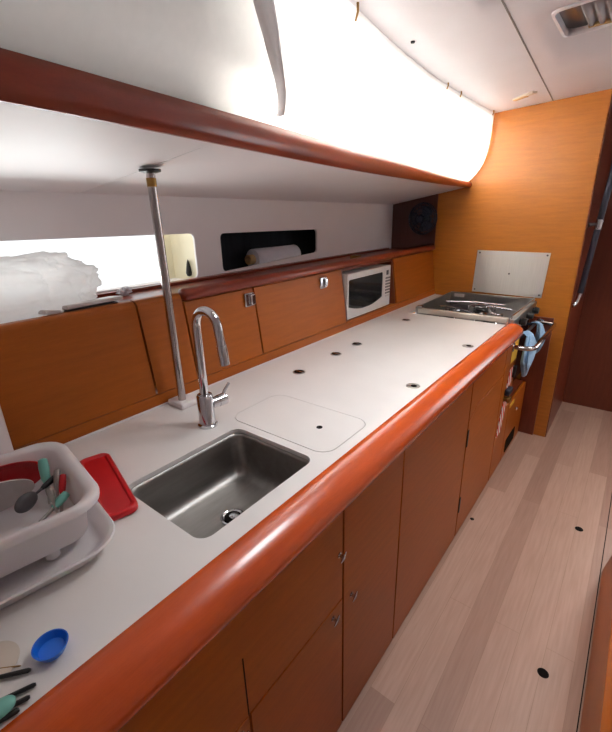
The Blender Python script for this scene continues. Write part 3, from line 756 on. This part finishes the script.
def fan():
    c = Vector((EX-.07, 1.262, 1.452)); t = thing('cabin_fan', 'dark navy round cabin fan on the bulkhead under the white overhang', 'fan', (EX-.004, 1.262, 1.44))
    obj('bracket', MB().lathe((EX-.001, 1.262, 1.44), [(.035, 0), (.035, .012), (.014, .016), (.014, .035)], (-1, 0, 0), 20), 'fandark', t)
    obj('motor', MB().lathe((EX-.036, 1.262, 1.452), [(.03, 0), (.036, .01), (.036, .03), (.02, .036)], (-1, 0, 0), 20), 'fandark', t)
    g = MB(); ax = Vector((-1, 0, 0))
    def ring(r, d): g.tube([(c.x-d, c.y+r*math.cos(a), c.z+1.08*r*math.sin(a)) for a in np.linspace(0, 2*PI, 30, endpoint=False)], .0028, 6, close=True)
    for r, d in ((.098, .0), (.094, .022), (.078, .038), (.058, .044), (.038, .047), (.094, -.022), (.075, -.03)): ring(r, d)
    for k in range(20):
        a = 2*PI*k/20; g.tube([(c.x-d, c.y+r*math.cos(a), c.z+1.08*r*math.sin(a)) for r, d in ((.07, -.03), (.094, -.022), (.098, 0), (.094, .022), (.078, .038), (.03, .048))], .0018, 5)
    obj('cage', g, 'fandark', t)
    for k in range(3):
        b = MB(); L = []
        for i in range(6):
            r = .018+.068*i/5; r2 = []
            for q in range(5):
                a = 2*PI*k/3+(q/4-.5)*1.5*(.7+.3*math.sin(PI*i/5)); r2.append((c.x-.006-.012*(q/4-.5), c.y+r*math.cos(a), c.z+r*math.sin(a)))
            L.append(r2)
        obj('blade', b.loft(L, False, False, closed=False), 'fandark', t, solid=.002)
    obj('hub', MB().lathe((c.x+.012, c.y, c.z), [(.02, 0), (.02, .03), (.026, .054), (.02, .062), (.005, .064)], (-1, 0, 0), 20), 'fandark', t)
fan()
def handrail():
    t = thing('hand_rail', 'upright navy leather-wrapped handrail with chrome brackets beside the bulkhead', 'handrail', (3.05, .26, .9))
    x = 3.06; q = lambda z: (x, .262-.045*(z-.97)/.75, z)
    obj('wrapped_grip', MB().tube([q(1.0), q(1.3), q(1.6), q(1.95)], .0165, 16), 'navy', t)
    obj('lower_bracket', MB().tube([(x-.03, .286, .925), (x-.02, .275, .928), (x-.002, .266, .95), q(1.005)], [.015, .011, .012, .0155], 14), 'chrome', t)
    obj('bracket_sleeve', MB().tube([q(1.375), q(1.43)], .0195, 16), 'chrome', t)
    obj('upper_bracket', MB().tube([(x-.02, .286, 1.40), (x-.01, .27, 1.402), q(1.405)], [.016, .009, .009], 12), 'slatdark', t)
handrail()

# ------------------------------------------------------------------ things on the worktop
A = math.radians(-8)
RC = (.066, .862)
def rk(u, v, z): return (RC[0]+u*math.cos(A)-v*math.sin(A), RC[1]+u*math.sin(A)+v*math.cos(A), z)
def rackloop(i, z, hu=.212, hv=.152, r=.055, dv=0):
    return [rk(x, y+dv, z) for x, y in rrect(-hu+i, -hv+i, hu-i, hv-i, max(.01, r-i*.6), 6)]
def dishrack():
    b = thing('drip_tray', 'white plastic drip tray under the dish rack', 'tray', (RC[0], RC[1], CT))
    T = lambda i, z: rackloop(i, z, .213, .166, .06, -.014)
    L = [T(.022, CT+.001), T(.010, CT+.006), T(-.004, CT+.030), T(-.012, CT+.033), T(-.010, CT+.036), T(-.002, CT+.034), T(.014, CT+.010), T(.03, CT+.006)]
    obj('basin', MB().loft(L), 'plastic', b, sharp=60)
    t = thing('dish_rack', 'white plastic dish rack holding dishes and cutlery', 'dish rack', (RC[0], RC[1], CT+.02))
    z0 = CT+.026; zr = 1.03
    L = [rackloop(.030, z0), rackloop(.024, z0+.004), rackloop(.016, zr-.02), rackloop(.010, zr-.012), rackloop(-.006, zr-.012), rackloop(-.007, zr-.002), rackloop(-.002, zr+.003), rackloop(.008, zr+.002), rackloop(.018, zr-.006), rackloop(.028, z0+.012), rackloop(.035, z0+.010)]
    obj('basin', MB().loft(L), 'plastic', t, sharp=60)
    for u in (-.12, 0, .12):
        for v in (-.11, .11): obj('foot', MB().lathe(rk(u, v, CT+.0105), [(.012, 0), (.012, .016)], seg=14), 'plastic', t)
    for k in range(3): obj('foot', MB().lathe(rk(.163, -.075+.05*k, CT+.0105), [(.007, 0), (.007, .02)], seg=12), 'plastic', t)
    return z0, zr
z0, zr = dishrack()
def plate(u, v, z, r, tilt, label, mat, name='plate', yaw=0, asp=.5):
    m = MB().lathe((0, 0, 0), [(.001, 0), (r*.6, .0), (r*.68, .003), (r, .014), (r*1.0, .017), (r*.95, .016), (r*.66, .006), (r*.6, .004), (.001, .004)], (0, 0, 1), 40, False, False)
    R = Matrix.Rotation(A+yaw, 3, 'Z') @ Matrix.Rotation(tilt, 3, 'X'); c = Vector(rk(u, v, z))
    for w in m.bm.verts: w.co = c+R @ Vector((w.co.x, w.co.y*asp, w.co.z))
    return tag(obj(name, m, mat, sharp=60), label, name)
plate(.085, .108, z0+.014+.042, .085, math.radians(100), 'red dish standing against the back of the dish rack', 'red')
plate(.048, .060, z0+.014+.043, .090, math.radians(112), 'large greyish white dish leaning in the dish rack in front of the red one', 'plasticgrey')
def utensil(name, label, p0, p1, r, mat, headmat=None, head=None, group='cutlery in the dish rack'):
    t = thing(name, label, 'utensil', p0, group)
    a, b = Vector(p0), Vector(p1); d = (b-a)
    obj('handle', MB().tube([a+d*.45, a+d*.55, a+d*.8, a+d*.97, b], [r*.6, r, r*1.15, r, r*.4], 12), mat, t)
    obj('stem', MB().tube([a, a+d*.25, a+d*.5], [r*.5, r*.45, r*.55], 10), headmat or 'steel', t)
    if head:
        m = MB(); bmesh.ops.create_icosphere(m.bm, subdivisions=3, radius=1)
        q = Vector((0, 0, 1)).rotation_difference(d.normalized())
        for v in m.bm.verts: v.co = a+q @ Vector((v.co.x*head[0], v.co.y*head[1], v.co.z*head[2]))
        obj('head', m, headmat or 'steel', t)
utensil('vegetable_peeler', 'mint-handled utensil with a white tip upright in the dish rack', rk(.150, .0, z0+.02), rk(.163, .050, zr+.014), .0085, 'mint', 'steel')
utensil('table_knife', 'metal knife leaning in the rack right of the mint-handled one', rk(.155, -.03, z0+.02), rk(.178, .015, zr-.002), .006, 'steel')
utensil('table_fork', 'red-handled utensil leaning in the dish rack beside the knife', rk(.158, -.045, z0+.02), rk(.184, .004, zr-.012), .006, 'red')
utensil('mint_spoon', 'short mint-handled spoon low at the front of the dish rack', rk(.120, -.06, zr-.055), rk(.178, -.032, zr-.035), .0075, 'mint', 'steel')
utensil('serving_spoon', 'dark metal serving spoon lying across the dish rack', rk(.112, -.015, zr-.030), rk(.180, .025, zr-.020), .0055, 'black', 'slatdark', (.016, .006, .024))
utensil('teaspoon', 'bright metal spoon upright at the front of the cutlery section', rk(.150, -.055, z0+.03), rk(.150, -.03, zr-.010), .006, 'steel')

# red tray lid beside the rack
def redlid():
    t = thing('tray_lid', 'red plastic lid lying on the worktop between rack and sink', 'lid', (.335, .86, CT))
    q = [(.300, .705), (.352, .735), (.352, .742), (.415, .955), (.402, .985), (.385, .995), (.362, .985)]
    c = Vector((.334, .863)); hu, hv, an = .037, .128, math.radians(-14)
    def lp(i, z, r=.02): return [(c.x+x*math.cos(an)-y*math.sin(an), c.y+x*math.sin(an)+y*math.cos(an), z+.012*((y+hv)/(2*hv))) for x, y in rrect(-hu+i, -hv+i, hu-i, hv-i, max(r-i*.5, .006), 6)]
    obj('rim', MB().loft([lp(.006, CT+.001), lp(0, CT+.003), lp(0, CT+.013), lp(.003, CT+.016), lp(.009, CT+.016), lp(.012, CT+.012), lp(.016, CT+.012)]), 'red', t, sharp=50)
redlid()
def bluelid():
    t = thing('bottle_cap', 'blue plastic cup lid lying on the worktop near the front edge', 'lid', (.094, .556, CT))
    m = MB().lathe((.094, .556, CT+.0015), [(.010, 0), (.0175, .002), (.0225, .013), (.0232, .015), (.0215, .015), (.0165, .005), (.001, .004)], (.0, -.05, 1), 36, True, False)
    obj('shell', m, 'blue', t, sharp=50)
bluelid()
# cutlery at the near end of the worktop
def lieutensil(name, label, tip, ang, ln, r, mat, headmat, head=None):
    t = thing(name, label, 'utensil', (tip[0], tip[1], CT), 'utensils lying near the front edge')
    d = Vector((math.cos(ang), math.sin(ang), 0)); a = Vector((tip[0], tip[1], CT+r+.0015))
    obj('handle', MB().tube([a, a-d*.003, a-d*ln*.4, a-d*ln*.5], [r*.6, r, r*.9, r*.7], 10), mat, t)
    obj('stem', MB().tube([a-d*ln*.5, a-d*ln], [r*.55, r*.5], 8), headmat, t)
E=lambda x,y:(x,y)
lieutensil('brush', 'black-handled utensil lying closest to the blue lid', (.064, .549), math.radians(-38+360), .13, .0032, 'black', 'black')
lieutensil('brush', 'long black utensil second from the blue lid', (.061, .523), math.radians(-22), .14, .003, 'black', 'black')
lieutensil('brush', 'black utensil third from the blue lid', (.050, .512), math.radians(-20), .12, .0032, 'black', 'steel')
lieutensil('brush', 'black utensil lying closest to the wooden front edge', (.036, .506), math.radians(-15), .12, .0034, 'black', 'steel')
lieutensil('skewer', 'thin brown stick lying across the pale disc', (.058, .568), math.radians(-45), .10, .0012, 'brass', 'brass')
m = MB().lathe((.030, .604, CT+.0005), [(.001, 0), (.036, 0), (.037, .002), (.034, .003), (.001, .003)], (0, 0, 1), 36, False, False)
tag(obj('coaster', m, 'cream'), 'pale cream disc lying flat at the near end of the worktop', 'disc')
m = MB(); bmesh.ops.create_icosphere(m.bm, subdivisions=4, radius=1)
for v in m.bm.verts: v.co = Vector((.020+v.co.x*.018, .520+v.co.y*.011, CT+.0115+v.co.z*.0108))
tag(obj('scrubber', m, 'mint'), 'rounded mint-green scrubber among the black utensils', 'scrubber')
def canister():
    t = thing('canister', 'white rounded container standing behind the dish rack', 'container', (.172, 1.088, CT))
    c = (.172, 1.088, CT)
    obj('body', MB().lathe(c, [(.055, 0), (.06, .005), (.062, .02), (.0625, .2), (.057, .236), (.04, .254), (.03, .257)], seg=32), 'plastic', t)
    obj('cap', MB().lathe((c[0], c[1], CT+.257), [(.028, 0), (.028, .024), (.024, .028)], seg=24), 'plastic', t)
canister()

# ------------------------------------------------------------------ floor details and seat base
for x, y, l in ((1.245, -.008, 'black finger hole in the floorboards nearest the seat base'), (2.112, -.014, 'black finger hole in the floorboards farther along towards the bulkhead'), (1.874, .43, 'small black finger hole in the floor beside the base cabinets')):
    s = .018 if y < .3 else .010
    m = MB().lathe((x, y, .0002), [(s, 0), (s*.95, .0012), (s*.8, .0015), (s*.78, .0005)], seg=28)
    tag(obj('finger_hole', m, 'darkgap'), l, 'finger hole', 'finger holes in the floor')
struct('trim_4', MB().box((-1.2, -.124, .0003), (3.7, -.1205, .0012)), 'darkgap')
def seat():
    t = thing('seat_base', 'dark wooden seat base along the right edge of the floor', 'seat base', (.5, -.3, 0))
    m = plate2d([(-1.2, .001), (1.88, .001), (1.66, .27), (1.50, .42), (-1.2, .42)], [], .02).map(lambda x, y, z: (x, -.128+z, y)); obj('front_panel', m, 'wood_x', t, bevel=.002)
    m = MB().box((-1.2, -.7, .001), (1.45, -.149, .41)); obj('carcass', m, 'wood_dark', t)
    obj('cushion', MB().box((-1.2, -.69, .411), (1.42, -.15, .50)), 'cream', t, bevel=.02)
seat()

# ------------------------------------------------------------------ light
w = bpy.data.worlds.new('sky'); S.world = w; w.use_nodes = True
nt = w.node_tree; bg = nt.nodes['Background']
bg.inputs['Color'].default_value = (.93, .97, 1, 1); bg.inputs['Strength'].default_value = 1.5
def area(name, loc, tgt, sx, sy, e, col=(1, 1, 1)):
    l = bpy.data.lights.new(name, 'AREA'); l.shape = 'RECTANGLE'; l.size = sx; l.size_y = sy; l.energy = e; l.color = col
    o = bpy.data.objects.new(name, l); COL.objects.link(o); o.location = loc
    o.rotation_euler = (Vector(tgt)-Vector(loc)).to_track_quat('-Z', 'Y').to_euler(); return o
area('daylight_side_window', (1.97, 1.28, 1.86), (1.97, .9, 1.86), 2.02, .36, 370, (1, .97, .92))
area('daylight_hatch_forward', (2.65, -.525, 2.3), (2.6, -.3, 0), .48, .63, 24, (1, .97, .94))
#area('daylight_hatch_saloon', (.62, -.75, 2.3), (.62, -.75, 0), .6, .65, 10, (.95, .97, 1))
#area('daylight_companionway', (-.62, -.3, 2.3), (-.62, -.3, 0), .7, .75, 12, (.93, .96, 1))
area('daylight_overhead_hatch', (1.2, .28, 2.32), (1.2, .28, 0), .48, .34, 19, (.93, .96, 1))
area('daylight_hull_window', (.3, 2.7, .75), (.3, 1.2, 1.5), 2.4, .9, 120, (.97, 1, .98))
area('daylight_forward_window', (3.95, -.68, 1.33), (0, -.2, 1.1), .75, 1.15, 10, (.96, .97, 1))
area('daylight_far_windows', (3.0, -1.95, 1.7), (2.6, 0, 1.2), 1.0, .45, 4, (.95, .97, 1))

# ------------------------------------------------------------------ camera
cam = bpy.data.cameras.new('camera'); co = bpy.data.objects.new('camera', cam); COL.objects.link(co)
Xw = Vector((.61780266, -.28500352, .7328662)); Yw = Vector((-.78590336, -.19298631, .5874625)); Zw = Vector((-.02599574, -.93889791, -.34321268))
# rows give the world axes in image space (right, down, forward)
right = Vector((Xw.x, Yw.x, Zw.x)); down = Vector((Xw.y, Yw.y, Zw.y)); fwd = Vector((Xw.z, Yw.z, Zw.z))
Rm = Matrix((right, -down, -fwd)).transposed()
co.matrix_world = Matrix.Translation((0, 0, 1.5)) @ Rm.to_4x4()
cam.sensor_fit = 'VERTICAL'; cam.sensor_height = 36; cam.lens = 414/732*36; cam.clip_start = .01; cam.clip_end = 100
S.camera = co
S.cycles.use_denoising = True
S.cycles.max_bounces = 12; S.cycles.diffuse_bounces = 6; S.cycles.transparent_max_bounces = 16
S.view_settings.view_transform = 'Standard'; S.view_settings.look = 'None'; S.view_settings.gamma = 1; S.view_settings.use_curve_mapping = False
S.view_settings.exposure = 0
for o in S.objects:
    if '_loc' in o: del o['_loc']
